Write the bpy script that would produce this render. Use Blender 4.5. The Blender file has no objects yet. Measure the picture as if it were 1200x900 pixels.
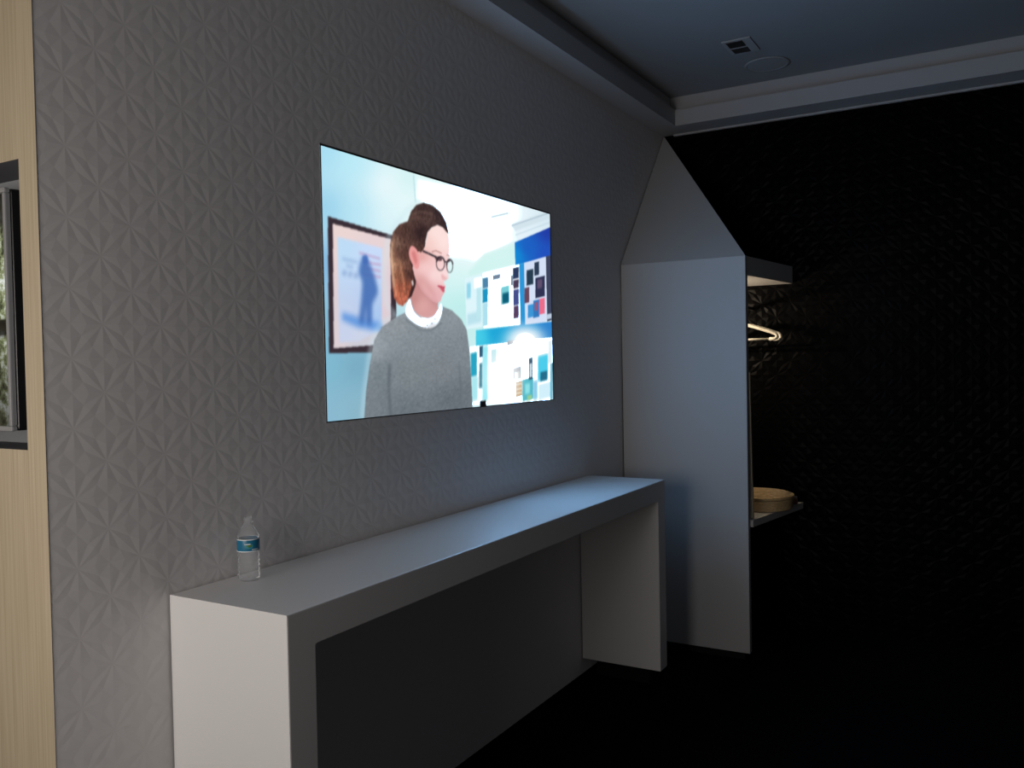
import bpy, bmesh, math, random
import numpy as np
from mathutils import Vector, Matrix

random.seed(4)
SC = bpy.context.scene
COL = SC.collection
H = 1.669                       # height of the lens above the floor; z below is written relative to the lens


# ------------------------------------------------------------------ camera, light, exposure
def rig():
    yaw, pitch, roll = .5279, -.0243, -.0188
    fw = Vector((math.cos(yaw) * math.cos(pitch), math.sin(yaw) * math.cos(pitch), math.sin(pitch)))
    rt = Vector((math.sin(yaw), -math.cos(yaw), 0))
    up = rt.cross(fw)
    r2 = rt * math.cos(roll) + up * math.sin(roll)
    u2 = -rt * math.sin(roll) + up * math.cos(roll)
    cd = bpy.data.cameras.new('camera')
    cd.sensor_width = 36
    cd.lens = 36 * 1008.9 / 1200
    cd.clip_start = .02
    cam = bpy.data.objects.new('camera', cd)
    m = Matrix((r2, u2, -fw)).transposed().to_4x4()
    m.translation = (0, 0, H)
    cam.matrix_world = m
    COL.objects.link(cam)
    SC.camera = cam


rig()
SC.view_settings.view_transform = 'Standard'
SC.view_settings.look = 'None'
SC.view_settings.gamma = 1
SC.view_settings.use_curve_mapping = False
SC.view_settings.exposure = 0.0

wd = bpy.data.worlds.new('world')
wd.use_nodes = True
wd.node_tree.nodes['Background'].inputs[0].default_value = (.5, .6, .8, 1)
wd.node_tree.nodes['Background'].inputs[1].default_value = .02
SC.world = wd

TV_GAIN = 11.0                   # how far the clipped highlights of the big screen go beyond display white
WINDOW_W = 31                   # daylight of the window in the wall behind the camera
FILL_W = 3.0                      # added fill for nook panel and counter leg, set up as a second window
FRONT_W = 1.3                     # dim daylight of the far-off window in the right wall
NOOK_W = 15.0                    # small warm lamp inside the coat nook


def area_light(name, loc, direction, sx, sy, watts, color, spread=180):
    l = bpy.data.lights.new(name, 'AREA')
    l.shape = 'RECTANGLE'
    l.size, l.size_y = sx, sy
    l.energy = watts
    l.color = color
    l.spread = math.radians(spread)
    o = bpy.data.objects.new(name, l)
    o.location = (loc[0], loc[1], loc[2] + H)
    o.rotation_euler = Vector(direction).to_track_quat('-Z', 'Y').to_euler()
    COL.objects.link(o)
    return o


area_light('window_and_fill_light', (-.56, 1.52, -.12), (1, 0, 0), 1.2, 1.25, WINDOW_W, (1, .93, .87))
area_light('window_and_fill_light', (-.56, -1.6, .2), (1, .1, 0), 1.5, 1.2, FILL_W, (1, .95, .92))  # added fill for the surfaces facing it; no window is known here
area_light('window_and_fill_light', (1.6, -2.95, -.1), (0, 1, 0), 2.2, 1.1, FRONT_W, (1, .97, .96))


# ------------------------------------------------------------------ helpers
def mat(name, color, rough=.5, spec=.5, metal=0, coat=0):
    m = bpy.data.materials.new(name)
    m.use_nodes = True
    b = m.node_tree.nodes['Principled BSDF']
    b.inputs['Base Color'].default_value = (*color, 1)
    b.inputs['Roughness'].default_value = rough
    b.inputs['Specular IOR Level'].default_value = spec
    b.inputs['Metallic'].default_value = metal
    if coat:
        b.inputs['Coat Weight'].default_value = coat
    return m


def noise_mat(name, c1, c2, scale, rough=.5, bump=0, stretch=(1, 1, 1), spec=.5, detail=4):
    m = mat(name, c1, rough, spec)
    nt = m.node_tree
    b = nt.nodes['Principled BSDF']
    tc = nt.nodes.new('ShaderNodeTexCoord')
    mp = nt.nodes.new('ShaderNodeMapping')
    mp.inputs['Scale'].default_value = stretch
    n = nt.nodes.new('ShaderNodeTexNoise')
    n.inputs['Scale'].default_value = scale
    n.inputs['Detail'].default_value = detail
    r = nt.nodes.new('ShaderNodeValToRGB')
    r.color_ramp.elements[0].color = (*c1, 1)
    r.color_ramp.elements[1].color = (*c2, 1)
    r.color_ramp.elements[0].position = .3
    r.color_ramp.elements[1].position = .7
    L = nt.links.new
    L(tc.outputs['Object'], mp.inputs['Vector'])
    L(mp.outputs['Vector'], n.inputs['Vector'])
    L(n.outputs['Fac'], r.inputs['Fac'])
    L(r.outputs['Color'], b.inputs['Base Color'])
    if bump:
        bp = nt.nodes.new('ShaderNodeBump')
        bp.inputs['Strength'].default_value = bump
        bp.inputs['Distance'].default_value = .002
        L(n.outputs['Fac'], bp.inputs['Height'])
        L(bp.outputs['Normal'], b.inputs['Normal'])
    return m


class MB:
    """collects shapes, then links them as one mesh object; z is relative to the lens height"""

    def __init__(s):
        s.bm = bmesh.new()

    def verts(s, pts):
        return [s.bm.verts.new(p) for p in pts]

    def face(s, pts):
        return s.bm.faces.new(s.verts(pts))

    def box(s, x0, x1, y0, y1, z0, z1, bev=0, seg=2):
        v = s.verts([(x, y, z) for z in (z0, z1) for y in (y0, y1) for x in (x0, x1)])
        fs = [s.bm.faces.new([v[i] for i in q]) for q in
              ((0, 2, 3, 1), (4, 5, 7, 6), (0, 1, 5, 4), (2, 6, 7, 3), (0, 4, 6, 2), (1, 3, 7, 5))]
        if bev:
            es = list({e for f in fs for e in f.edges})
            bmesh.ops.bevel(s.bm, geom=es, offset=bev, segments=seg, affect='EDGES', profile=.6)
        return s

    def prism(s, poly, axis, a, b, bev=0, skip=None, seg=2):
        """poly of 2-D points extruded along axis between a and b"""
        def put(p, t):
            return {0: (t, p[0], p[1]), 1: (p[0], t, p[1]), 2: (p[0], p[1], t)}[axis]
        n = len(poly)
        va = s.verts([put(p, a) for p in poly])
        vb = s.verts([put(p, b) for p in poly])
        fs = [s.bm.faces.new(va), s.bm.faces.new(vb[::-1])]
        side = []
        for i in range(n):
            f = s.bm.faces.new((va[i], vb[i], vb[(i + 1) % n], va[(i + 1) % n]))
            side.append(f)
        fs += side
        if bev:
            bad = {side[i] for i in (skip or ())}
            es = [e for e in {e for f in fs for e in f.edges} if not (set(e.link_faces) & bad)]
            bmesh.ops.bevel(s.bm, geom=es, offset=bev, segments=seg, affect='EDGES', profile=.6)
        return s

    def lathe(s, prof, cx, cy, n=32, cap0=False, cap1=False, wob=0):
        rings = []
        for r, z in prof:
            rings.append(s.verts([(cx + r * math.cos(2 * math.pi * k / n) * (1 + wob * math.sin(5 * k)),
                                   cy + r * math.sin(2 * math.pi * k / n) * (1 + wob * math.sin(5 * k)), z)
                                  for k in range(n)]))
        for a, b in zip(rings, rings[1:]):
            for k in range(n):
                s.bm.faces.new((a[k], a[(k + 1) % n], b[(k + 1) % n], b[k]))
        if cap0:
            s.bm.faces.new(rings[0][::-1])
        if cap1:
            s.bm.faces.new(rings[-1])
        return s

    def tube(s, pts, r, n=10, flat=1.0):
        pts = [Vector(p) for p in pts]
        rings = []
        for i, p in enumerate(pts):
            t = (pts[min(i + 1, len(pts) - 1)] - pts[max(i - 1, 0)]).normalized()
            a = Vector((1, 0, 0)) if abs(t.x) < .9 else Vector((0, 1, 0))
            u = t.cross(a).normalized()
            w = t.cross(u)
            rings.append(s.verts([p + u * (r * math.cos(2 * math.pi * k / n)) + w * (r * flat * math.sin(2 * math.pi * k / n))
                                  for k in range(n)]))
        for a, b in zip(rings, rings[1:]):
            for k in range(n):
                s.bm.faces.new((a[k], a[(k + 1) % n], b[(k + 1) % n], b[k]))
        s.bm.faces.new(rings[0][::-1])
        s.bm.faces.new(rings[-1])
        return s

    def build(s, name, m, parent=None, smooth=False, base=None):
        bm = s.bm
        bmesh.ops.recalc_face_normals(bm, faces=bm.faces)
        off = Vector((0, 0, H))
        if parent is not None:
            off = off - parent.location
        elif base is not None:
            off = off - Vector((base[0], base[1], base[2] + H))
        bmesh.ops.translate(bm, verts=bm.verts, vec=off)
        me = bpy.data.meshes.new(name)
        bm.to_mesh(me)
        bm.free()
        me.materials.append(m)
        if smooth:
            for p in me.polygons:
                p.use_smooth = True
        o = bpy.data.objects.new(name, me)
        COL.objects.link(o)
        if parent is not None:
            o.parent = parent
        elif base is not None:
            o.location = (base[0], base[1], base[2] + H)
        return o


def tag(o, label, cat, group=None):
    o['label'] = label
    o['category'] = cat
    if group:
        o['group'] = group
    return o


def thing(name, loc, label, cat, group=None):
    o = bpy.data.objects.new(name, None)
    o.location = (loc[0], loc[1], loc[2] + H)
    o.empty_display_size = .1
    COL.objects.link(o)
    return tag(o, label, cat, group)


def struct(name, mb, m):
    o = mb.build(name, m)
    o['kind'] = 'structure'
    return o


# ------------------------------------------------------------------ materials
M = {}
M['wall'] = mat('white_embossed_panel', (.67, .65, .65), .7, .15)
M['white'] = mat('white_lacquer', (.74, .73, .72), .38, .5)
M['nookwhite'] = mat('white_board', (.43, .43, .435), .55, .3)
M['black'] = mat('black_gloss_panel', (.0022, .0022, .0026), .3, .014)
M['floor'] = noise_mat('black_carpet', (.003, .003, .0035), (.006, .006, .007), 180, .95, .4, spec=0)
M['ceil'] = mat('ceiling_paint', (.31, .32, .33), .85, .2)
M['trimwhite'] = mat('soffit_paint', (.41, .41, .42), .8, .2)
M['linen'] = noise_mat('beige_striped_wallpaper', (.39, .32, .215), (.50, .42, .30), 60, .7, .2, (1, 4, .05), spec=.2)
M['niche'] = mat('dark_grey_reveal', (.10, .10, .11), .7)
M['nicheback'] = mat('grey_niche_back', (.30, .31, .32), .7)
M['blackplastic'] = mat('black_plastic', (.008, .008, .009), .35)
M['silver'] = mat('silver_bezel', (.55, .56, .58), .35, .5, .6)
M['dark'] = mat('dark_grey_wall_paint', (.05, .05, .055), .8)
M['plinth'] = mat('black_plinth', (.004, .004, .004), .8, .2)

# ------------------------------------------------------------------ the setting
D = 2.0                         # the white wall with the big screen: plane y = 2
CX = 1.213                      # its left end, an outside corner
BX = 5.5                        # the black wall: plane x = 5.5
SZ = 1.485                      # underside of the soffit
CZ = 1.68                       # ceiling of the tray
FL = -H
XB, YR, YC = -.6, -3.0, 3.7    # wall behind, wall on the right, end of the corridor

A0, A1, TZ0, TZ1 = 2.1914, 3.8413, -.1858, .7409   # the big screen's picture


def relief(uv_to_p, u0, u1, v0, v1, tile, h, pu, pv, hole=None):
    """eight-petal star relief; uv_to_p(u, v, height) -> point"""
    b = bmesh.new()
    cache = {}

    def V(u, v, hh):
        k = (round(u, 5), round(v, 5))
        if k not in cache:
            cache[k] = b.verts.new((u, v, hh))
        return cache[k]
    i0, i1 = math.floor((u0 - pu) / tile), math.ceil((u1 - pu) / tile)
    j0, j1 = math.floor((v0 - pv) / tile), math.ceil((v1 - pv) / tile)
    t = tile / 2
    ring = [(1, 0), (1, 1), (0, 1), (-1, 1), (-1, 0), (-1, -1), (0, -1), (1, -1)]
    for i in range(i0, i1):
        for j in range(j0, j1):
            cu, cv = pu + (i + .5) * tile, pv + (j + .5) * tile
            c = V(cu, cv, 0)
            for k in range(8):
                a, d = ring[k], ring[(k + 1) % 8]
                va, vd = V(cu + a[0] * t, cv + a[1] * t, 0), V(cu + d[0] * t, cv + d[1] * t, 0)
                pa = V(cu + a[0] * t * .52, cv + a[1] * t * .52, h)
                pd = V(cu + d[0] * t * .52, cv + d[1] * t * .52, h)
                g = V(cu + (a[0] + d[0]) * t * .33, cv + (a[1] + d[1]) * t * .33, 0)
                ex, ey = (a, d) if k % 2 else (d, a)      # corner first, then side middle
                pe = V(cu + (ex[0] * .5 + ey[0] * .5) * t, cv + (ex[1] * .5 + ey[1] * .5) * t, h)
                for q in ((c, pa, g), (pa, va, g), (va, pe, g), (pe, vd, g), (vd, pd, g), (pd, c, g)):
                    b.faces.new(q)

    def cut(co, no, clear_out=False):
        bmesh.ops.bisect_plane(b, geom=b.verts[:] + b.edges[:] + b.faces[:], plane_co=co, plane_no=no,
                               clear_outer=clear_out, dist=1e-5)
    cut((u0, 0, 0), (-1, 0, 0), True)
    cut((u1, 0, 0), (1, 0, 0), True)
    cut((0, v0, 0), (0, -1, 0), True)
    cut((0, v1, 0), (0, 1, 0), True)
    if hole:
        a, c_, d, e = hole
        for co, no in (((a, 0, 0), (1, 0, 0)), ((c_, 0, 0), (1, 0, 0)), ((0, d, 0), (0, 1, 0)), ((0, e, 0), (0, 1, 0))):
            cut(co, no)
        kill = [f for f in b.faces if a < f.calc_center_median().x < c_ and d < f.calc_center_median().y < e]
        bmesh.ops.delete(b, geom=kill, context='FACES')
    for v in b.verts:
        v.co = uv_to_p(v.co.x, v.co.y, v.co.z)
    mb = MB()
    mb.bm.free()
    mb.bm = b
    return mb


# white wall: relief faces the room (-y), low plane y = 2.004, peaks 1.999
HOLE = (A0 - .004, A1 + .004, TZ0 - .004, TZ1 + .008)
wl = relief(lambda u, v, hh: (u, 2.004 - hh, v), CX, BX, FL, SZ, .174, .0008, 1.373, .292, HOLE)
for (x0, x1, z0, z1) in ((HOLE[0], HOLE[1], HOLE[2], HOLE[2]), (HOLE[0], HOLE[1], HOLE[3], HOLE[3]),
                         (HOLE[0], HOLE[0], HOLE[2], HOLE[3]), (HOLE[1], HOLE[1], HOLE[2], HOLE[3])):
    if z0 == z1:
        wl.face([(x0, 2.003, z0), (x1, 2.003, z0), (x1, 2.06, z0), (x0, 2.06, z0)])
    else:
        wl.face([(x0, 2.003, z0), (x0, 2.003, z1), (x0, 2.06, z1), (x0, 2.06, z0)])
o = wl.build('wall_left', M['wall'])
o['kind'] = 'structure'
struct('wall_left_core', MB().box(CX + .21, BX + .1, 2.06, 2.16, FL, SZ), M['dark'])

# black wall, relief faces -x
wf = relief(lambda u, v, hh: (BX + .005 - hh, u, v), YR, D + .05, FL, SZ, .18, .0034, .655, .345)
o = wf.build('wall_far', M['black'])
o['kind'] = 'structure'
struct('wall_far_core', MB().box(BX + .02, BX + .12, YR - .1, D + .2, FL, CZ + .1), M['dark'])

# end wall of the partition: faces the corridor on the left, with a niche for the small television
NY0, NY1, NZ0, NZ1 = 2.076, 3.42, -.19, .516
we = MB()
def quad_x(mb, x, y0, y1, z0, z1):
    mb.face([(x, y0, z0), (x, y1, z0), (x, y1, z1), (x, y0, z1)])
quad_x(we, CX, 2.002, NY0, FL, SZ)
quad_x(we, CX, NY1, YC, FL, SZ)
quad_x(we, CX, NY0, NY1, FL, NZ0)
quad_x(we, CX, NY0, NY1, NZ1, SZ)
struct('wall_end', we, M['linen'])
rv = MB()
ND = CX + .13
rv.face([(CX, NY0, NZ0), (ND, NY0, NZ0), (ND, NY1, NZ0), (CX, NY1, NZ0)])
rv.face([(CX, NY0, NZ1), (ND, NY0, NZ1), (ND, NY1, NZ1), (CX, NY1, NZ1)])
rv.face([(CX, NY0, NZ0), (ND, NY0, NZ0), (ND, NY0, NZ1), (CX, NY0, NZ1)])
rv.face([(CX, NY1, NZ0), (ND, NY1, NZ0), (ND, NY1, NZ1), (CX, NY1, NZ1)])
struct('trim_1', rv, M['niche'])
nb = MB()
quad_x(nb, ND, NY0, NY1, NZ0, NZ1)
struct('wall_niche', nb, M['nicheback'])
struct('floor', MB().box(XB - .1, BX + .1, YR - .1, YC + .1, FL - .1, FL), M['floor'])
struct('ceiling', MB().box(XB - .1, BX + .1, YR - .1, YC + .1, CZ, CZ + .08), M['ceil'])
# the dropped soffit round the tray: lip below, a stepped cove above
LY, LX = 1.85, 5.29
so = MB()
lip = 1.585
st = .05
out = [(XB, LY), (LX, LY), (LX, YR), (BX + .02, YR), (BX + .02, YC), (XB, YC)]
so.prism(out, 2, SZ, lip)
out2 = [(XB, LY + st), (LX + st, LY + st), (LX + st, YR), (BX + .02, YR), (BX + .02, YC), (XB, YC)]
so.prism(out2, 2, lip, CZ)
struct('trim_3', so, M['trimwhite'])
# thin shadow-gap bead where the black panels end
struct('trim_4', MB().box(BX - .018, BX + .002, YR, 1.93, SZ - .012, SZ), M['trimwhite'])

# the rest of the room, out of the picture
def wall_with_windows(name, axis, at, out, a0, a1, wins, z0, z1):
    mb = MB()
    lo, hi = min(at, at + out), max(at, at + out)
    cuts = [a0] + [v for w in wins for v in w] + [a1]
    parts = [(cuts[i], cuts[i + 1], FL, CZ) for i in range(0, len(cuts), 2)]
    for w in wins:
        parts += [(w[0], w[1], FL, z0), (w[0], w[1], z1, CZ)]
    for (p0, p1, q0, q1) in parts:
        if axis == 0:
            mb.box(lo, hi, p0, p1, q0, q1)
        else:
            mb.box(p0, p1, lo, hi, q0, q1)
    struct(name, mb, M['dark'])


wall_with_windows('wall_back', 0, XB, -.1, YR, YC, ((-2.25, -.95), (.8, 2.2)), -.6, 1.0)  # one back-wall opening is added to go with the fill light
wall_with_windows('wall_right', 1, YR, -.1, XB, BX, ((.5, 2.7),), -.7, .5)
struct('wall_corridor', MB().box(XB, CX + .1, YC, YC + .1, FL, CZ), M['linen'])


def window(name, axis, at, w0, w1, z0, z1):
    mb = MB()
    f = .045
    def bx(p0, p1, q0, q1):
        if axis == 0:
            mb.box(at - .08, at - .02, p0, p1, q0, q1, .004)
        else:
            mb.box(p0, p1, at - .08, at - .02, q0, q1, .004)
    bx(w0, w0 + f, z0, z1); bx(w1 - f, w1, z0, z1)
    bx(w0 + f, w1 - f, z0, z0 + f); bx(w0 + f, w1 - f, z1 - f, z1)
    m = (w0 + w1) / 2
    bx(m - f / 2, m + f / 2, z0 + f, z1 - f)
    struct(name, mb, M['blackplastic'])


window('window_1', 0, XB, .8, 2.2, -.6, 1.0)
window('fill_window', 0, XB, -2.25, -.95, -.6, 1.0)  # added frame around the fill light, out of view
window('window_2', 1, YR, .5, 2.7, -.7, .5)

# ------------------------------------------------------------------ white counter
B0, B1, BY, BZ, BT, LB = 1.544, 4.218, 1.559, -.6153, .0973, -1.585
bar = thing('bar_counter', (2.9, 1.78, FL), 'long glossy white bar-height counter against the white wall under the screen', 'counter')
BK = 1.9975
r = .008                                           # small inside radius of the opening
def arc(cx, cz, a0, a1, n=6):
    return [(cx + r * math.cos(math.radians(a0 + (a1 - a0) * k / n)), cz + r * math.sin(math.radians(a0 + (a1 - a0) * k / n)))
            for k in range(n + 1)]
k = BT + r * (1 - math.sqrt(.5))
iL = (B0 + k, BZ - k)                              # mitre points on the inside arcs
iR = (B1 - k, BZ - k)
aL = [p for p in arc(B0 + BT + r, BZ - BT - r, 135, 90)]
aR = [p for p in arc(B1 - BT - r, BZ - BT - r, 90, 45)]
top = [(B0, BZ)] + aL + aR + [(B1, BZ)]
n = len(top)
MB().prism(top, 1, BY, BK, .004, (0, n - 2)).build('counter_top', M['white'], bar)
lL = [(B0, BZ), (B0, LB), (B0 + BT, LB)] + [p for p in arc(B0 + BT + r, BZ - BT - r, 180, 135)]
MB().prism(lL, 1, BY, BK, .004, (len(lL) - 1,)).build('leg', M['white'], bar)
lR = [(B1, BZ)] + [p for p in arc(B1 - BT - r, BZ - BT - r, 45, 0)] + [(B1 - BT, LB), (B1, LB)]
MB().prism(lR, 1, BY, BK, .004, (0,)).build('leg', M['white'], bar)
for x in (B0, B1 - BT):
    MB().box(x + .03, x + BT - .03, BY + .07, BK - .07, FL, LB + .001).build('foot', M['plinth'], bar)

# ------------------------------------------------------------------ the big screen
def picture(W, Hh):
    """the frame on the screen, drawn from shapes given in the zoomed photo's pixels; returns sRGB (Hh, W, 3)"""
    src = np.array([(376, 171), (645, 250), (649, 468), (384, 494)], float)
    dst = np.array([(0, 1), (1, 1), (1, 0), (0, 0)], float)
    a, bb = [], []
    for (x, y), (u, v) in zip(dst, src):
        a.append([x, y, 1, 0, 0, 0, -u * x, -u * y]); bb.append(u)
        a.append([0, 0, 0, x, y, 1, -v * x, -v * y]); bb.append(v)
    h = np.append(np.linalg.solve(np.array(a), np.array(bb)), 1).reshape(3, 3)
    gx, gy = np.meshgrid((np.arange(W)) / (W - 1), (np.arange(Hh)) / (Hh - 1))
    q = h @ np.stack([gx.ravel(), gy.ravel(), np.ones(gx.size)])
    PX = ((q[0] / q[2] - 360) * 2.5).reshape(Hh, W)          # coordinates of the zoomed crop
    PY = ((q[1] / q[2] - 150) * 2.5).reshape(Hh, W)
    rng = np.random.default_rng(3)

    def blur(m, n):
        for _ in range(2):
            if n < 1:
                return m
            for ax in (0, 1):
                p = np.pad(m, [(n, n) if i == ax else (0, 0) for i in range(m.ndim)], mode='edge')
                c = np.cumsum(p, axis=ax)
                c = np.insert(c, 0, 0, axis=ax)
                k = 2 * n + 1
                m = (np.take(c, range(k, c.shape[ax]), axis=ax) - np.take(c, range(0, c.shape[ax] - k), axis=ax)) / k
        return m

    def inside(poly):
        m = np.zeros((Hh, W), bool)
        n = len(poly)
        for i in range(n):
            x1, y1 = poly[i]
            x2, y2 = poly[(i + 1) % n]
            if y1 == y2:
                continue
            c = ((y1 > PY) != (y2 > PY)) & (PX < (x2 - x1) * (PY - y1) / (y2 - y1) + x1)
            m ^= c
        return m.astype(float)

    def spline(pts, n=8):
        out = []
        N = len(pts)
        for i in range(N):
            p0, p1, p2, p3 = [np.array(pts[(i + d) % N], float) for d in (-1, 0, 1, 2)]
            for t in np.linspace(0, 1, n, endpoint=False):
                out.append(tuple(.5 * (2 * p1 + (p2 - p0) * t + (2 * p0 - 5 * p1 + 4 * p2 - p3) * t * t + (3 * p1 - p0 - 3 * p2 + p3) * t ** 3)))
        return out

    def field(pts, power=2.6, flat=.6):
        num, den = np.zeros((Hh, W, 3)), np.zeros((Hh, W, 1))
        for x, y, c in pts:
            w = 1 / (((PX - x) ** 2 + (PY - y) ** 2) / 400 + flat) ** (power / 2)
            num += w[..., None] * np.array(c, float)
            den += w[..., None]
        return num / den

    img = field([
        (50, 70, (165, 220, 242)), (140, 110, (185, 235, 248)), (235, 170, (244, 253, 255)), (300, 150, (205, 240, 240)),
        (285, 215, (235, 252, 252)), (345, 190, (226, 250, 250)), (450, 220, (243, 255, 255)), (520, 330, (255, 255, 255)),
        (600, 260, (240, 250, 255)), (700, 262, (210, 230, 240)), (60, 235, (150, 208, 235)), (150, 240, (180, 228, 245)),
        (52, 400, (130, 182, 222)), (55, 600, (125, 182, 210)), (60, 700, (125, 185, 208)), (150, 700, (118, 168, 192)),
        (75, 840, (138, 185, 208)), (150, 830, (138, 180, 198)), (240, 250, (222, 245, 250)), (440, 440, (215, 246, 245)),
        (440, 520, (190, 238, 235)), (480, 520, (188, 238, 236)), (560, 380, (240, 255, 255)), (430, 330, (255, 255, 255)),
        (640, 300, (225, 240, 250)), (600, 700, (235, 252, 255))], flat=5)

    def paint(poly, col, soft=1, op=1.0, smooth=False):
        nonlocal img
        m = inside(spline(poly) if smooth else poly)
        m = blur(m, soft) * op
        c = col if isinstance(col, np.ndarray) else np.array(col, float)
        img = img * (1 - m[..., None]) + c * m[..., None]

    def rect(x0, y0, x1, y1, col, soft=1, op=1.0, sk=-.25):
        d = (x1 - x0) * sk
        paint([(x0, y0), (x1, y0 + d), (x1, y1 + d), (x0, y1)], col, soft, op)

    def stroke(pts, w, col, soft=1, op=1.0):
        for (x1, y1), (x2, y2) in zip(pts, pts[1:]):
            L = math.hypot(x2 - x1, y2 - y1) or 1
            nx, ny = -(y2 - y1) / L * w / 2, (x2 - x1) / L * w / 2
            paint([(x1 + nx, y1 + ny), (x2 + nx, y2 + ny), (x2 - nx, y2 - ny), (x1 - nx, y1 - ny)], col, soft, op)

    # room behind: wall corner, ceiling lines
    stroke([(312, 138), (318, 218)], 4, (180, 222, 226), 1, .8)
    paint([(318, 140), (440, 180), (440, 330), (400, 300), (320, 220)], (246, 255, 255), 6, .6)
    paint([(600, 283), (714, 238), (714, 262), (612, 300)], (205, 222, 232), 2, .7)
    stroke([(600, 285), (712, 246)], 3, (150, 175, 190), 1, .7)
    stroke([(540, 260), (590, 248)], 3, (130, 160, 170), 1, .5)
    stroke([(612, 312), (714, 274)], 3, (180, 205, 220), 1, .6)
    paint([(470, 425), (520, 368), (610, 335), (612, 400), (480, 435)], (205, 243, 238), 4, .8)
    # blue wall and pinned papers, upper row
    bl = field([(610, 370, (20, 140, 215)), (650, 350, (30, 95, 195)), (712, 300, (35, 60, 165)), (705, 370, (35, 80, 190))])
    paint([(609, 334), (715, 288), (715, 374), (611, 402)], bl, 1)
    paint([(622, 398), (637, 394), (641, 580), (625, 582)], (45, 150, 215), 1)
    paint([(462, 440), (512, 426), (515, 582), (468, 590)], (222, 246, 252), 1)
    rect(468, 455, 480, 500, (150, 215, 235), 2); rect(490, 440, 512, 470, (240, 252, 255), 1)
    rect(470, 545, 510, 578, (165, 215, 230), 3, .6); rect(497, 470, 510, 560, (190, 232, 240), 2)
    paint([(515, 424), (622, 398), (626, 574), (518, 586)], (244, 251, 255), 1)
    rect(515, 440, 531, 470, (60, 120, 160), 1, .9); rect(515, 472, 530, 512, (30, 150, 195), 1); rect(516, 514, 530, 580, (175, 225, 240), 1)
    rect(545, 432, 566, 444, (60, 80, 110), 1, .7); rect(570, 466, 593, 516, (120, 205, 215), 1); rect(573, 484, 592, 515, (15, 95, 120), 2)
    rect(598, 432, 604, 460, (120, 140, 160), 1); rect(604, 410, 621, 442, (45, 60, 95), 1); rect(605, 446, 621, 470, (75, 60, 85), 1)
    rect(605, 474, 621, 520, (70, 80, 140), 1); rect(606, 522, 621, 558, (90, 65, 95), 1); stroke([(568, 470), (570, 575)], 2, (200, 225, 235))
    paint([(637, 394), (701, 375), (705, 566), (641, 580)], (212, 224, 246), 1)
    rect(667, 393, 681, 432, (45, 62, 85), 1); rect(644, 416, 664, 461, (40, 62, 80), 1); rect(670, 438, 698, 498, (48, 52, 82), 1)
    rect(676, 444, 690, 470, (95, 80, 110), 2); rect(638, 468, 652, 513, (105, 72, 92), 1); rect(648, 518, 665, 556, (60, 150, 215), 1)
    rect(664, 505, 682, 556, (50, 120, 190), 1); rect(681, 500, 698, 546, (235, 110, 140), 1); rect(668, 510, 676, 535, (150, 90, 120), 1)
    paint([(701, 375), (718, 370), (718, 562), (705, 566)], (62, 68, 92), 1)
    rect(704, 545, 718, 560, (190, 205, 225), 1)
    # blue band with the lamp's glow
    bd = field([(500, 610, (70, 205, 232)), (560, 600, (30, 165, 215)), (640, 590, (40, 150, 215)), (715, 590, (45, 130, 205))])
    paint([(495, 592), (720, 566), (720, 622), (495, 640)], bd, 1)
    # lower row
    paint([(478, 640), (720, 612), (722, 796), (482, 812)], (246, 254, 255), 1)
    rect(480, 660, 498, 730, (40, 165, 195), 2); rect(482, 730, 500, 800, (170, 232, 240), 3); rect(505, 640, 516, 672, (50, 90, 120), 1)
    rect(505, 690, 514, 762, (70, 130, 150), 2); rect(515, 640, 530, 800, (110, 225, 240), 3, .7)
    rect(540, 650, 556, 690, (190, 232, 238), 2); rect(588, 624, 606, 636, (70, 90, 110), 1)
    rect(604, 704, 628, 738, (165, 170, 180), 2); rect(610, 715, 624, 738, (215, 215, 210), 1)
    rect(612, 744, 631, 788, (196, 160, 120), 1)
    for yy in (752, 766, 778):
        stroke([(613, yy), (630, yy - 4)], 4, (235, 225, 200), 1)
    rect(632, 738, 664, 800, (85, 185, 200), 1); rect(640, 750, 654, 780, (140, 225, 230), 3); rect(646, 784, 660, 798, (150, 205, 150), 2)
    rect(651, 674, 662, 738, (60, 90, 115), 1); rect(653, 690, 660, 730, (200, 220, 230), 1)
    rect(678, 668, 707, 742, (75, 205, 235), 3); rect(685, 715, 705, 742, (40, 110, 140), 2); rect(664, 742, 676, 796, (140, 205, 235), 3)
    rect(680, 752, 716, 796, (210, 240, 252), 3); rect(714, 690, 721, 796, (110, 190, 215), 1); rect(708, 622, 719, 690, (225, 240, 248), 1)
    m = np.exp(-(((PX - 640) / 58) ** 2 + ((PY - 622) / 44) ** 2) ** 1.6)[..., None]
    img = img * (1 - m) + np.array((255, 255, 255.)) * m
    m = np.exp(-(((PX - 575) / 50) ** 2 + ((PY - 730) / 75) ** 2) ** 1.6)[..., None] * .9
    img = img * (1 - m) + np.array((252, 255, 255.)) * m
    # framed picture on the left
    paint([(62, 260), (262, 318), (262, 656), (66, 660)], (58, 46, 54), 1)
    mt = field([(85, 300, (236, 214, 212)), (230, 340, (232, 212, 214)), (85, 620, (222, 208, 212)), (160, 630, (205, 205, 215)), (235, 480, (226, 205, 212))])
    paint([(77, 282), (246, 326), (246, 632), (80, 645)], mt, 1)
    art = field([(100, 350, (190, 220, 246)), (200, 360, (200, 220, 250)), (110, 590, (200, 210, 236)), (210, 560, (170, 200, 240)), (160, 600, (205, 212, 232))])
    paint([(90, 320), (221, 353), (219, 590), (150, 625), (96, 628)], art, 2)
    stroke([(153, 366), (215, 384)], 6, (190, 150, 190), 2, .7)
    for yy in (392, 410, 428):
        stroke([(165, yy), (217, yy + 10)], 8, (192, 150, 190), 2, .6)
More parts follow.
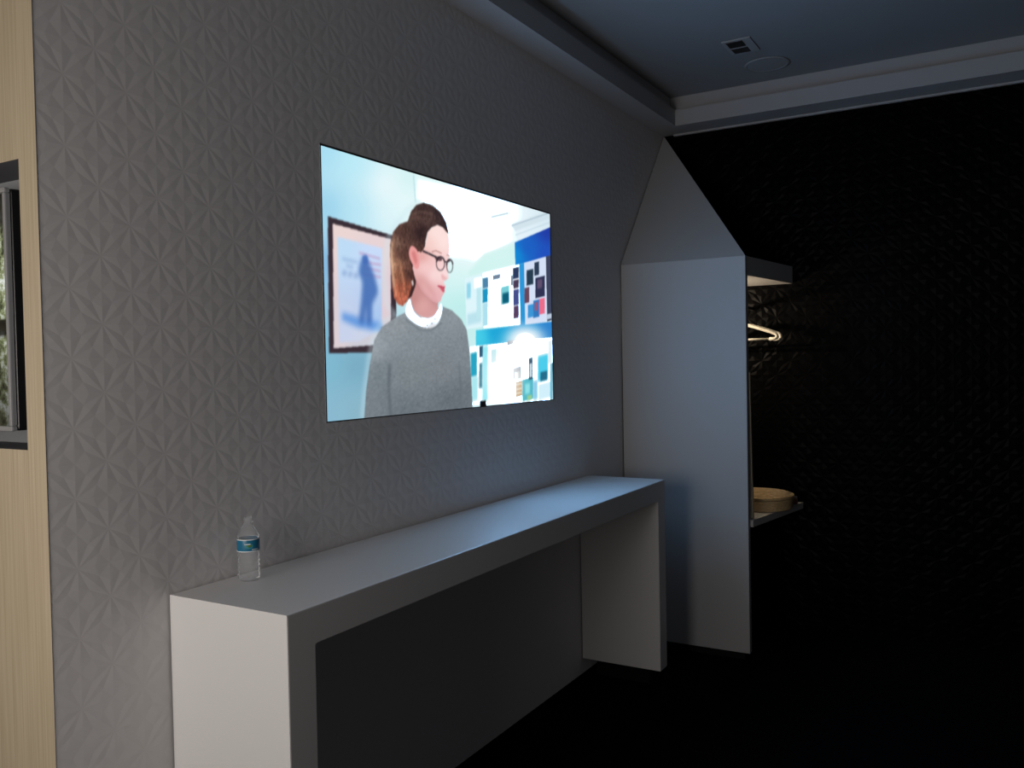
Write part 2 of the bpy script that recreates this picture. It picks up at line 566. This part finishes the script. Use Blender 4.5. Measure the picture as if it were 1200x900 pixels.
    for x, y, w in ((104, 384, 44), (116, 404, 20), (104, 424, 14), (122, 428, 12), (138, 432, 12)):
        stroke([(x, y), (x + w, y + w * .22)], 8 if y < 410 else 16, (128, 158, 205), 3, .55)
    paint([(105, 540), (160, 556), (222, 572), (222, 596), (150, 585), (102, 562)], (95, 150, 222), 5, .9)
    paint([(160, 385), (174, 380), (186, 402), (200, 440), (208, 480), (200, 500), (192, 520), (190, 572), (176, 572), (174, 525), (168, 570), (154, 566), (160, 500), (162, 450), (152, 425)],
          (62, 104, 176), 5, .85, True)
    paint([(163, 378), (176, 374), (180, 394), (168, 400)], (70, 110, 185), 2, .9, True)
    # woman, grey pullover
    halo = [(164, 850), (172, 760), (182, 680), (196, 612), (215, 575), (262, 548), (234, 520), (226, 420), (238, 320), (270, 270), (300, 235), (335, 214)]
    stroke(halo, 16, (205, 230, 238), 4, .35)
    body = [(168, 862), (174, 770), (185, 690), (198, 620), (220, 582), (258, 556), (298, 535), (345, 560), (392, 520), (425, 534), (452, 560), (468, 590),
            (476, 650), (482, 740), (486, 830), (486, 862)]
    sw = field([(190, 640, (150, 160, 166)), (260, 575, (142, 150, 156)), (330, 620, (132, 141, 147)), (420, 560, (138, 147, 153)), (220, 720, (120, 130, 137)),
                (200, 830, (118, 127, 134)), (300, 720, (124, 133, 138)), (300, 830, (106, 115, 122)), (400, 700, (124, 132, 138)), (420, 800, (104, 112, 120)),
                (470, 650, (126, 135, 142)), (470, 800, (108, 117, 124))])
    st_ = blur(rng.normal(0, 1, (Hh, W)), 1)
    st_ = st_ / st_.std()
    st2 = np.repeat(rng.normal(0, 1, (Hh, W // 6 + 1)), 6, axis=1)[:, :W]
    st2 = blur(st2, 1)
    st2 /= st2.std()
    sw = sw + (st_ * 1.2 + st2 * 2.6)[..., None]
    paint(body, sw, 1)
    stroke([(243, 690), (240, 760), (246, 850)], 9, (92, 100, 108), 3, .75)
    stroke([(446, 690), (450, 760), (448, 815)], 6, (98, 106, 114), 3, .55)
    stroke([(205, 690), (230, 770), (236, 840)], 5, (104, 112, 120), 4, .4)
    stroke([(290, 560), (330, 592), (362, 594), (395, 570)], 5, (112, 120, 128), 1, .7)
    # neck, collar
    sk = field([(320, 450, (200, 140, 138)), (340, 520, (224, 168, 165)), (360, 545, (214, 160, 160)), (385, 500, (196, 140, 142)), (310, 500, (196, 138, 134))])
    paint([(300, 470), (330, 430), (372, 480), (384, 520), (372, 552), (345, 556), (318, 540), (304, 510)], sk, 1, 1, True)
    cl = field([(300, 540, (236, 240, 244)), (345, 575, (244, 246, 250)), (390, 540, (240, 246, 250)), (360, 585, (222, 226, 232))])
    paint([(302, 498), (290, 522), (289, 545), (302, 562), (325, 578), (352, 586), (376, 580), (390, 560), (397, 530), (392, 512), (384, 530), (370, 550), (346, 556), (322, 546), (308, 522)], cl, 1, 1, True)
    stroke([(306, 505), (314, 535), (335, 556)], 3, (170, 150, 155), 1, .6)
    for x, y in ((366, 572), (376, 560), (352, 577)):
        paint([(x - 2, y - 2), (x + 2, y - 2), (x + 2, y + 2), (x - 2, y + 2)], (165, 165, 175), 0, .8)

    # head: coordinates of a closer crop
    def z4(pts):
        return [((440 + x / 5.625 - 360) * 2.5, (230 + y / 5.625 - 150) * 2.5) for x, y in pts]
    fc = field([(*z4([(400, 250)])[0], (254, 227, 222)), (*z4([(450, 300)])[0], (254, 228, 224)), (*z4([(350, 300)])[0], (246, 208, 202)),
                (*z4([(330, 470)])[0], (248, 205, 204)), (*z4([(390, 520)])[0], (253, 222, 222)), (*z4([(300, 560)])[0], (216, 158, 156)),
                (*z4([(350, 620)])[0], (226, 168, 168)), (*z4([(420, 660)])[0], (232, 178, 182)), (*z4([(460, 520)])[0], (252, 222, 224)), (*z4([(300, 400)])[0], (226, 164, 160))])
    paint(z4([(215, 300), (330, 300), (330, 380), (290, 480), (262, 600), (240, 660), (205, 690), (215, 500)]), (62, 42, 42), 1)
    paint(z4([(330, 330), (345, 230), (400, 185), (470, 215), (487, 270), (490, 330), (486, 390), (478, 440), (480, 500), (484, 540), (458, 553), (452, 568), (464, 592),
              (452, 612), (458, 632), (440, 660), (432, 690), (405, 705), (360, 680), (310, 630), (270, 560), (245, 480), (262, 380)]), fc, 1)
    # hair
    hc = field([(*z4([(300, 90)])[0], (58, 42, 42)), (*z4([(420, 110)])[0], (50, 38, 42)), (*z4([(300, 240)])[0], (46, 32, 34)), (*z4([(250, 130)])[0], (92, 68, 62)),
                (*z4([(170, 250)])[0], (74, 50, 46)), (*z4([(120, 300)])[0], (150, 118, 100)), (*z4([(190, 380)])[0], (76, 50, 46)), (*z4([(110, 450)])[0], (196, 152, 122)),
                (*z4([(150, 520)])[0], (150, 98, 74)), (*z4([(190, 600)])[0], (168, 88, 66)), (*z4([(150, 660)])[0], (206, 112, 84)), (*z4([(230, 520)])[0], (62, 42, 42)),
                (*z4([(170, 700)])[0], (180, 100, 80)), (*z4([(360, 150)])[0], (88, 66, 62)), (*z4([(470, 200)])[0], (50, 36, 40))])
    hn = np.repeat(rng.normal(0, 1, (Hh // 5 + 1, W)), 5, axis=0)[:Hh]
    hn = blur(hn, 1)
    hn /= hn.std()
    hc = hc * (1 + .07 * hn[..., None])
    paint(z4([(484, 246), (466, 170), (430, 105), (380, 62), (320, 42), (270, 58), (236, 100), (214, 165), (160, 185), (118, 235), (98, 320), (98, 400), (106, 500), (114, 600),
              (126, 670), (150, 712), (182, 725), (212, 690), (232, 620), (250, 560), (254, 500), (232, 440), (226, 370), (236, 335), (262, 340), (300, 372), (318, 352),
              (330, 300), (345, 235), (372, 205), (410, 188), (445, 205), (470, 235)]), hc, 1)
    for pts, c in (([(110, 300), (108, 420), (125, 560), (140, 660)], (225, 180, 145)), ([(130, 260), (135, 400), (160, 560), (170, 680)], (120, 78, 60)),
                   ([(160, 420), (180, 520), (200, 640)], (205, 140, 105)), ([(105, 340), (112, 480), (122, 600)], (232, 196, 165)),
                   ([(190, 460), (205, 560), (205, 650)], (96, 60, 50)), ([(240, 120), (300, 100), (380, 120)], (128, 100, 90)), ([(225, 165), (260, 140), (330, 150)], (104, 80, 72))):
        stroke(z4(pts), 4, c, 2, .6)
    # ear
    paint(z4([(222, 370), (236, 330), (262, 338), (282, 372), (290, 420), (288, 465), (270, 480), (250, 455), (230, 415)]), (236, 160, 158), 1, 1, True)
    paint(z4([(240, 370), (262, 365), (276, 420), (268, 450), (250, 410)]), (206, 118, 118), 2, .7, True)
    paint(z4([(238, 560), (248, 552), (254, 580), (246, 595)]), (225, 215, 215), 1, .9)
    # brows, eyes, lips, shading
    stroke(z4([(372, 366), (400, 358), (438, 376)]), 3, (150, 100, 95), 1, .7)
    paint(z4([(395, 402), (420, 396), (440, 408), (436, 424), (412, 424), (398, 416)]), (84, 58, 66), 1, .9, True)
    paint(z4([(474, 420), (490, 412), (494, 428), (480, 434)]), (90, 70, 78), 1, .8, True)
    stroke(z4([(470, 385), (490, 392)]), 3, (150, 105, 100), 1, .6)
    paint(z4([(412, 588), (436, 590), (460, 596), (456, 606), (458, 622), (448, 632), (430, 610)]), (205, 84, 104), 1, .95, True)
    stroke(z4([(408, 590), (456, 604)]), 2, (150, 50, 70), 1, .6)
    paint(z4([(436, 512), (462, 530), (476, 540), (462, 552), (440, 545)]), (224, 160, 160), 2, .6, True)
    stroke(z4([(330, 560), (370, 620), (400, 680)]), 8, (205, 146, 150), 5, .4)
    stroke(z4([(270, 560), (320, 640), (380, 690), (420, 702)]), 5, (190, 132, 134), 3, .55)
    # spectacles
    fr = (44, 38, 46)
    stroke(z4([(312, 360), (350, 376), (404, 402)]), 5.5, fr, 1, 1)
    def ring(cx, cy, rx, ry, w, a0=0, a1=360):
        w = w * .8
        p = z4([(cx + rx * math.cos(math.radians(a0 + (a1 - a0) * i / 24)), cy + ry * math.sin(math.radians(a0 + (a1 - a0) * i / 24))) for i in range(25)])
        stroke(p, w, fr, 1, .92)
    ring(430, 444, 27, 44, 3.4)
    ring(430, 440, 28, 42, 5, 190, 340)
    ring(491, 460, 20, 42, 2.6)
    ring(491, 458, 21, 42, 5, 185, 345)
    stroke(z4([(456, 430), (472, 432)]), 4, fr, 1, 1)
    # a black blob at the picture's lower edge
    paint([(507, 800), (524, 797), (526, 815), (508, 818)], (12, 14, 18), 1)
    return np.clip(img, 0, 255) / 255


GW, GH = 420, 236
pic = picture(840, 472)
pic = .25 * (pic[0::2, 0::2] + pic[1::2, 0::2] + pic[0::2, 1::2] + pic[1::2, 1::2])
lin = np.where(pic <= .04045, pic / 12.92, ((pic + .055) / 1.055) ** 2.4)
g = np.clip((pic.min(-1) - .90) / .09, 0, 1)
g = g * g * (3 - 2 * g)
lin = lin * (1 + g[..., None] * (TV_GAIN - 1) * np.array((.4, .95, 1.8)))

tv = thing('wall_television', (3.016, 2.0, TZ0), 'large flush-mounted television glowing with a woman in a grey pullover', 'television')
me = bpy.data.meshes.new('screen')
xs = np.linspace(A0, A1, GW)
zs = np.linspace(TZ0, TZ1, GH)
co = np.zeros((GH, GW, 3))
co[..., 0] = xs[None, :] - tv.location.x
co[..., 1] = 2.003 - tv.location.y
co[..., 2] = zs[:, None] + H - tv.location.z
idx = np.arange(GH * GW).reshape(GH, GW)
fa = np.stack([idx[:-1, :-1], idx[:-1, 1:], idx[1:, 1:], idx[1:, :-1]], -1).reshape(-1, 4)
me.vertices.add(GH * GW)
me.vertices.foreach_set('co', co.ravel())
me.loops.add(fa.size)
me.loops.foreach_set('vertex_index', fa.ravel())
me.polygons.add(len(fa))
me.polygons.foreach_set('loop_start', np.arange(0, fa.size, 4))
me.update(calc_edges=True)
at = me.color_attributes.new('picture', 'FLOAT_COLOR', 'POINT')
at.data.foreach_set('color', np.concatenate([lin, np.ones((GH, GW, 1))], -1).astype(np.float32).ravel())
ms = bpy.data.materials.new('lit_screen_picture')
ms.use_nodes = True
nt = ms.node_tree
nt.nodes.clear()
at_n = nt.nodes.new('ShaderNodeAttribute')
at_n.attribute_name = 'picture'
em = nt.nodes.new('ShaderNodeEmission')
ou = nt.nodes.new('ShaderNodeOutputMaterial')
nt.links.new(at_n.outputs['Color'], em.inputs['Color'])
nt.links.new(em.outputs[0], ou.inputs[0])
ms.cycles.emission_sampling = 'FRONT'
me.materials.append(ms)
so_ = bpy.data.objects.new('screen', me)
so_['label'] = 'lit screen picture'
COL.objects.link(so_)
so_.parent = tv
bz = MB()
b_ = .003
yy0, yy1 = 2.001, 2.012
bz.box(A0 - b_, A1 + b_, yy0, yy1, TZ1, TZ1 + b_)
bz.box(A0 - b_, A1 + b_, yy0, yy1, TZ0 - b_, TZ0)
bz.box(A0 - b_, A0, yy0, yy1, TZ0, TZ1)
bz.box(A1, A1 + b_, yy0, yy1, TZ0, TZ1)
bz.build('bezel', M['blackplastic'], tv)
MB().box(A0 - b_, A1 + b_, 2.012, 2.055, TZ0 - b_, TZ1 + b_).build('housing', M['blackplastic'], tv)

# ------------------------------------------------------------------ the small television in the corridor niche
sm = thing('niche_television', (ND, 2.73, NZ0), 'silver-edged television in the grey wall niche left of the white wall corner', 'television')
T0, T1, S0, S1 = 2.185, 3.29, -.149, .466
MB().box(1.252, 1.30, T0, T1, S0, S1, .012, 3).build('housing', M['blackplastic'], sm)
bm_ = MB()
w_ = .013
for (y0, y1, z0, z1) in ((T0, T1, S0, S0 + w_), (T0, T1, S1 - w_, S1), (T0, T0 + w_, S0 + w_, S1 - w_), (T1 - w_, T1, S0 + w_, S1 - w_)):
    bm_.box(1.238, 1.2525, y0, y1, z0, z1, .004)
bm_.build('bezel', M['silver'], sm)['label'] = 'slim silver bezel'
MB().box(1.30, ND - .001, 2.6, 2.9, .02, .3, .01).build('wall_bracket', M['blackplastic'], sm)
tm = bpy.data.materials.new('tree_reflection_glow')  # trees mirrored in the glass, put in as the screen's own glow
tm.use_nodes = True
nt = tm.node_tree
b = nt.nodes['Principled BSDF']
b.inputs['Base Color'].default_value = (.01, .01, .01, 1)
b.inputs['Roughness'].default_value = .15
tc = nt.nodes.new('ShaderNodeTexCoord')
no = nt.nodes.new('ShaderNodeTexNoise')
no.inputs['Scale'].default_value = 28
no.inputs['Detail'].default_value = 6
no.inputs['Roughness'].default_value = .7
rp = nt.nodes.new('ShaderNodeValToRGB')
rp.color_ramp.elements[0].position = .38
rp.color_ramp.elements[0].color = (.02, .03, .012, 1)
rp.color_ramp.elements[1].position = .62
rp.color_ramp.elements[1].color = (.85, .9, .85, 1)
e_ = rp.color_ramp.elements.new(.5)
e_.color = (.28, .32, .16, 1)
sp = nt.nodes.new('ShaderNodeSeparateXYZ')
mr = nt.nodes.new('ShaderNodeValToRGB')           # bands of the painted reflection: dark eaves at the top, a dark rail and a dark trunk area below
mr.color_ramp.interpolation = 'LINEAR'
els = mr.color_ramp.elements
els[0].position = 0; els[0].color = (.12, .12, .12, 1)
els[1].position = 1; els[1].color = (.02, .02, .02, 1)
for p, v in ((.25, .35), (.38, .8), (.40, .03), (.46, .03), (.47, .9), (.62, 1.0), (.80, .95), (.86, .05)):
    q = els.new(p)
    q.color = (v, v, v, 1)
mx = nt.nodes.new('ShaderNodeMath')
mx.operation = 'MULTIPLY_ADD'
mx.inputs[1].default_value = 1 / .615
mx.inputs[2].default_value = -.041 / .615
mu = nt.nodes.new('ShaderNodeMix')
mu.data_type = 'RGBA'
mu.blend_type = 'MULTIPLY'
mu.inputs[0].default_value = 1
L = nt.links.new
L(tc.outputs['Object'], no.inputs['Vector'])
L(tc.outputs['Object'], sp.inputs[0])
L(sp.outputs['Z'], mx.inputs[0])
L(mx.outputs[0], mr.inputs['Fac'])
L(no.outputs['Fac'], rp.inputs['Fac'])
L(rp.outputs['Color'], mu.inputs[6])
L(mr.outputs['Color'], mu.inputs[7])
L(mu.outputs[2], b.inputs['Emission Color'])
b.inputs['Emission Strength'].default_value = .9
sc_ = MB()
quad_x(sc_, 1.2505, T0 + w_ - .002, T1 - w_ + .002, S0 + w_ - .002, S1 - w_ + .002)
sc_.build('screen', tm, sm)['label'] = 'screen with painted-in reflection of trees'

# ------------------------------------------------------------------ coat nook: side panel, hood, shelves, rail
WX, WY, WZ, WB, WT = 4.7243, 1.2652, .5649, -1.6316, .0437
nk = thing('coat_nook', (5.1, 1.65, FL), 'white built-in coat nook with sloped hood between white wall and black wall', 'wardrobe')
WBK = 1.9975
NX = BX - .005
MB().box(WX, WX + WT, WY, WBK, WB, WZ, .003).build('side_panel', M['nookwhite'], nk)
MB().box(WX + .006, WX + WT - .006, WY + .03, WBK - .01, FL, WB + .001).build('plinth', M['plinth'], nk)
hd = MB()
pA, pB, pC, pE = (WX, WBK, WZ), (WX, WY, WZ), (NX - .01, WBK, SZ - .002), (NX - .01, WBK, WZ)
for q in ((pA, pB, pC), (pB, pE, pC), (pA, pC, pE), (pA, pE, pB)):
    hd.face(q)
bmesh.ops.remove_doubles(hd.bm, verts=hd.bm.verts, dist=1e-6)
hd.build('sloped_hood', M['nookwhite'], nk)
SB = .459
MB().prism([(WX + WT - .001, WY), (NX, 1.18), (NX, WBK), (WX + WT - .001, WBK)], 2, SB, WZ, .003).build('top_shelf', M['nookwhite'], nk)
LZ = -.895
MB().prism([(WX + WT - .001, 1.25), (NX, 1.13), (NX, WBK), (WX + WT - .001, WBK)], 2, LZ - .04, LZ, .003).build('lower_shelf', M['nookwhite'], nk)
rl = MB()
RY, RZ = 1.43, .315
rl.tube([(WX + WT - .002, RY, RZ), (NX + .001, RY, RZ)], .0125, 14)
rl.build('hanging_rail', mat('chrome_rail', (.6, .6, .6), .2, .5, 1), nk, True)
# slim warm lamp on the inner face of the side panel
lm = MB()
lm.box(WX + WT - .001, WX + WT + .02, 1.66, 1.92, .20, .24, .004)
lm.build('lamp_housing', M['nookwhite'], nk)
nl = area_light('nook_lamp', (WX + WT + .026, 1.79, .22), (1, -.1, .7), .22, .03, NOOK_W, (1, .80, .56))

# ------------------------------------------------------------------ hangers on the rail
hm = mat('cream_plastic', (.80, .76, .66), .4)


def hanger(x, twist, label):
    root = thing('coat_hanger', (x, RY, RZ), label, 'hanger', 'hangers on the nook rail')
    a = root.location
    dz = -.105
    def P_(y, z, dx=0):
        return (x + dx, RY + y, RZ + z)
    # body: one closed tubular triangle with rounded shoulder tips
    pts = []
    hw = .215
    for s in (-1, 1):
        side = [(0 * s, dz), (.06 * s, dz - .012), (hw * .80 * s, dz - .05), (hw * .95 * s, dz - .062), (hw * s, dz - .074), (hw * 1.0 * s, dz - .086), (hw * .94 * s, dz - .094), (hw * .80 * s, dz - .095)]
        pts.append(side)
    loop = pts[0][::-1] + pts[1][1:]
    m1 = MB()
    m1.tube([P_(*p) for p in loop], .0105, 10, 1.4)
    m1.build('shoulder_arms', hm, root, True)
    m2 = MB()
    m2.tube([P_(-hw * .82, dz - .095), P_(0, dz - .095), P_(hw * .82, dz - .095)], .0065, 10)
    m2.build('bottom_bar', hm, root, True)
    m3 = MB()
    hk = [P_(0, dz + .005), P_(0, -.045)]
    rr = .0165
    for i in range(13):
        t = math.radians(-90 + 250 * i / 12)
        hk.append(P_(rr * math.cos(t), rr * math.sin(t) - .0015))
    hk[1] = P_(0, -.03)
    m3.tube(hk, .0022, 8)
    m3.build('hook', mat('hook_wire', (.6, .6, .6), .25, .5, 1), root, True)
    root.rotation_euler = (0, 0, twist)
    return root


hanger(5.22, 0, 'cream plastic coat hanger nearest the white side panel on the nook rail')
hanger(5.30, math.radians(7), 'second cream coat hanger behind the first, nearer the black wall')

# ------------------------------------------------------------------ things on the lower shelf
wk = noise_mat('bamboo_weave', (.42, .29, .14), (.66, .49, .27), 55, .6, .8, (1, 1, 3))
nt = wk.node_tree
wv = nt.nodes.new('ShaderNodeTexChecker')
wv.inputs['Scale'].default_value = 90
bk_x, bk_y = 5.205, 1.335
LZ += .0008
bs = thing('bamboo_steamer', (bk_x, bk_y, LZ), 'round woven bamboo steamer basket with lid on the lower nook shelf', 'basket')
RS = .205
MB().lathe([(RS - .012, LZ), (RS - .006, LZ + .004), (RS - .004, LZ + .05), (RS, LZ + .052), (RS, LZ + .064), (RS - .012, LZ + .064), (RS - .02, LZ + .02), (.001, LZ + .012)],
           bk_x, bk_y, 48, True).build('basket', wk, bs, False)
ld = MB()
prof = [(RS - .004, LZ + .066), (RS + .004, LZ + .068), (RS + .004, LZ + .082), (RS - .008, LZ + .084)]
for i in range(1, 9):
    t = i / 8
    prof.append((max(.001, (RS - .008) * (1 - t)), LZ + .084 + .016 * math.sin(t * math.pi / 2)))
ld.lathe(prof, bk_x, bk_y, 48, True)
ldo = ld.build('lid', wk, bs, False)
# woven strips across the lid
stp = MB()
for s in range(-6, 7):
    x0 = s * .028
    half = math.sqrt(max(0, (RS - .015) ** 2 - x0 ** 2))
    pts = []
    for i in range(9):
        y = -half + 2 * half * i / 8
        rr = min(1, math.hypot(x0, y) / (RS - .008))
        pts.append((bk_x + x0 + .4 * 0, bk_y + y, LZ + .0845 + .016 * math.sin((1 - rr) * math.pi / 2)))
    stp.tube(pts, .005, 6, .5)
stp.build('lid_strips', noise_mat('bamboo_strip', (.50, .36, .18), (.72, .56, .34), 40, .55, .5), ldo if False else bs, True)

jr = thing('lidded_jar', (5.40, 1.175, LZ), 'small brown lidded jar beside the steamer at the dark end of the shelf', 'jar')
MB().lathe([(.026, LZ), (.03, LZ + .004), (.031, LZ + .03), (.026, LZ + .036)], 5.40, 1.175, 24, True, True).build('body', mat('brown_glaze', (.22, .09, .06), .35), jr, True)
MB().lathe([(.028, LZ + .0365), (.03, LZ + .039), (.028, LZ + .046), (.008, LZ + .05), (.007, LZ + .056)], 5.40, 1.175, 24, True, True).build('lid', mat('grey_lid', (.25, .24, .23), .5), jr, True)

bd = thing('leaning_board', (4.80, 1.45, LZ), 'pale thin board standing on the lower shelf against the side panel', 'board')
lb = MB()
x0b, x1b = WX + WT + .042, WX + WT + .006
lb.prism([(x0b, LZ + .0005), (x0b + .022, LZ + .0005), (x1b + .014, -.075), (x1b, -.075)], 1, 1.262, 1.66, .002)
lb.build('panel', noise_mat('pale_wood', (.62, .54, .40), (.74, .66, .52), 20, .6, .1, (1, 1, .1)), bd)
ins = MB()
dxi = (x1b + .014 - x0b - .022) / (-.075 - LZ)
def bx_(z):
    return x0b + .022 + dxi * (z - LZ)
ins.prism([(bx_(LZ + .04) - .001, LZ + .04), (bx_(LZ + .04) + .002, LZ + .04), (bx_(-.11) + .002, -.11), (bx_(-.11) - .001, -.11)], 1, 1.30, 1.62)
ins.build('face_sheet', mat('white_sheet', (.7, .7, .68), .5), bd)

# ------------------------------------------------------------------ water bottle on the counter
bx, by = 1.763, 1.926
wb = thing('water_bottle', (bx, by, BZ), 'small clear plastic water bottle with blue label on the counter top', 'bottle')
pm = bpy.data.materials.new('clear_plastic')
pm.use_nodes = True
nt = pm.node_tree
nt.nodes.clear()
ou = nt.nodes.new('ShaderNodeOutputMaterial')
mix = nt.nodes.new('ShaderNodeMixShader')
trn = nt.nodes.new('ShaderNodeBsdfTransparent')
trn.inputs[0].default_value = (.93, .94, .95, 1)
gl = nt.nodes.new('ShaderNodeBsdfGlossy')
gl.inputs['Roughness'].default_value = .3
gl.inputs[0].default_value = (.95, .95, .95, 1)
fr_ = nt.nodes.new('ShaderNodeLayerWeight')
fr_.inputs[0].default_value = .12
nt.links.new(fr_.outputs['Fresnel'], mix.inputs[0])
nt.links.new(trn.outputs[0], mix.inputs[1])
nt.links.new(gl.outputs[0], mix.inputs[2])
df = nt.nodes.new('ShaderNodeBsdfDiffuse')
df.inputs[0].default_value = (.85, .86, .87, 1)
mi2 = nt.nodes.new('ShaderNodeMixShader')
mi2.inputs[0].default_value = .12
nt.links.new(mix.outputs[0], mi2.inputs[1])
nt.links.new(df.outputs[0], mi2.inputs[2])
nt.links.new(mi2.outputs[0], ou.inputs[0])
R_ = .0315
pf = [(.004, BZ + .006), (.018, BZ + .003), (.026, BZ + .0005), (.0295, BZ + .006)]
z = .014
while z < .083:                                   # ribbed lower half
    pf += [(R_ - .0005, BZ + z), (R_ - .0005, BZ + z + .006), (R_ - .003, BZ + z + .009), (R_ - .0005, BZ + z + .012)]
    z += .0138
pf += [(R_ - .0015, BZ + .086), (R_ - .0015, BZ + .122), (R_, BZ + .125), (R_ - .001, BZ + .130), (.027, BZ + .139), (.021, BZ + .150),
       (.0145, BZ + .160), (.0115, BZ + .165), (.0112, BZ + .168), (.0155, BZ + .1685), (.0155, BZ + .1705), (.0115, BZ + .171), (.0122, BZ + .175), (.0112, BZ + .178), (.0122, BZ + .181), (.0108, BZ + .183)]
MB().lathe(pf, bx, by, 36).build('body', pm, wb, True)['label'] = 'clear ribbed plastic body'
lbm = mat('blue_label', (.01, .15, .27), .35)
MB().lathe([(R_ + .0003, BZ + .0865), (R_ + .0006, BZ + .088), (R_ + .0006, BZ + .120), (R_ + .0003, BZ + .1215)], bx, by, 48).build('label', lbm, wb, True)['label'] = 'blue paper label'


def on_label(poly, m, name, lift):
    """flat patch wrapped on the label; poly in (angle deg, height) measured from the side facing the room"""
    mb = MB()
    mb.face([(bx + (R_ + lift) * math.cos(math.radians(a)), by + (R_ + lift) * math.sin(math.radians(a)), BZ + z) for a, z in poly])
    return mb.build(name, m, wb)


AF = -132                                          # direction in which the label faces the camera
lw = mat('label_white', (.75, .78, .78), .4)
def strip(z0, z1, m, name, lift, a0=-180, a1=180, wav=0):
    mb = MB()
    pr = None
    for i in range(49):
        a = math.radians(AF + a0 + (a1 - a0) * i / 48)
        w = wav * math.sin(i * .55)
        c = [(bx + (R_ + lift) * math.cos(a), by + (R_ + lift) * math.sin(a), BZ + zz + w) for zz in (z0, z1)]
        cur = mb.verts(c)
        if pr:
            mb.bm.faces.new((pr[0], cur[0], cur[1], pr[1]))
        pr = cur
    return mb.build(name, m, wb, True)
lab = [strip(.0862, .0885, lw, 'label_border', .0009), strip(.1195, .1222, lw, 'label_border', .0009)]
teal = mat('label_teal', (.04, .26, .30), .4)
def blob(ca, cz, ra, rz, m, name, lift, n=20):
    return on_label([(AF + ca + ra * math.cos(2 * math.pi * i / n), cz + rz * math.sin(2 * math.pi * i / n)) for i in range(n)], m, name, lift)
blob(2, .103, 22, .0075, teal, 'label_emblem', .0012)
blob(4, .1035, 13, .0028, mat('label_green', (.10, .20, .04), .4), 'label_leaf', .0018)
blob(-4, .1085, 17, .0014, lw, 'label_swoosh', .0018)
for i in range(4):
    blob(20 + i * 9, .0925, 3.2, .0019, lw, 'label_lettering', .0018)

# ------------------------------------------------------------------ ceiling fittings
cf = thing('ceiling_spotlight', (4.58, 1.245, CZ), 'small twin-slot recessed spotlight, unlit, in the ceiling', 'spotlight')
k = CZ / 1.65
def cr(x0, x1, y0, y1, z0, z1, name, m):
    MB().box(x0 * k, x1 * k, y0 * k, y1 * k, z0, z1, .0015).build(name, m, cf)
cr(4.47, 4.68, 1.16, 1.31, CZ - .008, CZ - .0005, 'frame', mat('fixture_white', (.36, .36, .37), .7))
cr(4.487, 4.568, 1.205, 1.29, CZ - .0105, CZ - .007, 'aperture', M['blackplastic'])
cr(4.590, 4.665, 1.205, 1.29, CZ - .0105, CZ - .007, 'aperture', M['blackplastic'])
cs = thing('ceiling_speaker', (5.03, 1.21, CZ), 'round white flush speaker in the ceiling beside the spotlight', 'speaker')
MB().lathe([(.118, CZ - .0005), (.126, CZ - .003), (.126, CZ - .007), (.112, CZ - .010), (.106, CZ - .006)], 5.03 * 1, 1.21, 40).build('rim', M['ceil'], cs, True)
MB().lathe([(.107, CZ - .0065), (.05, CZ - .0075), (.002, CZ - .008)], 5.03, 1.21, 40, False, True).build('grille', mat('grille_grey', (.33, .34, .35), .85), cs, True)
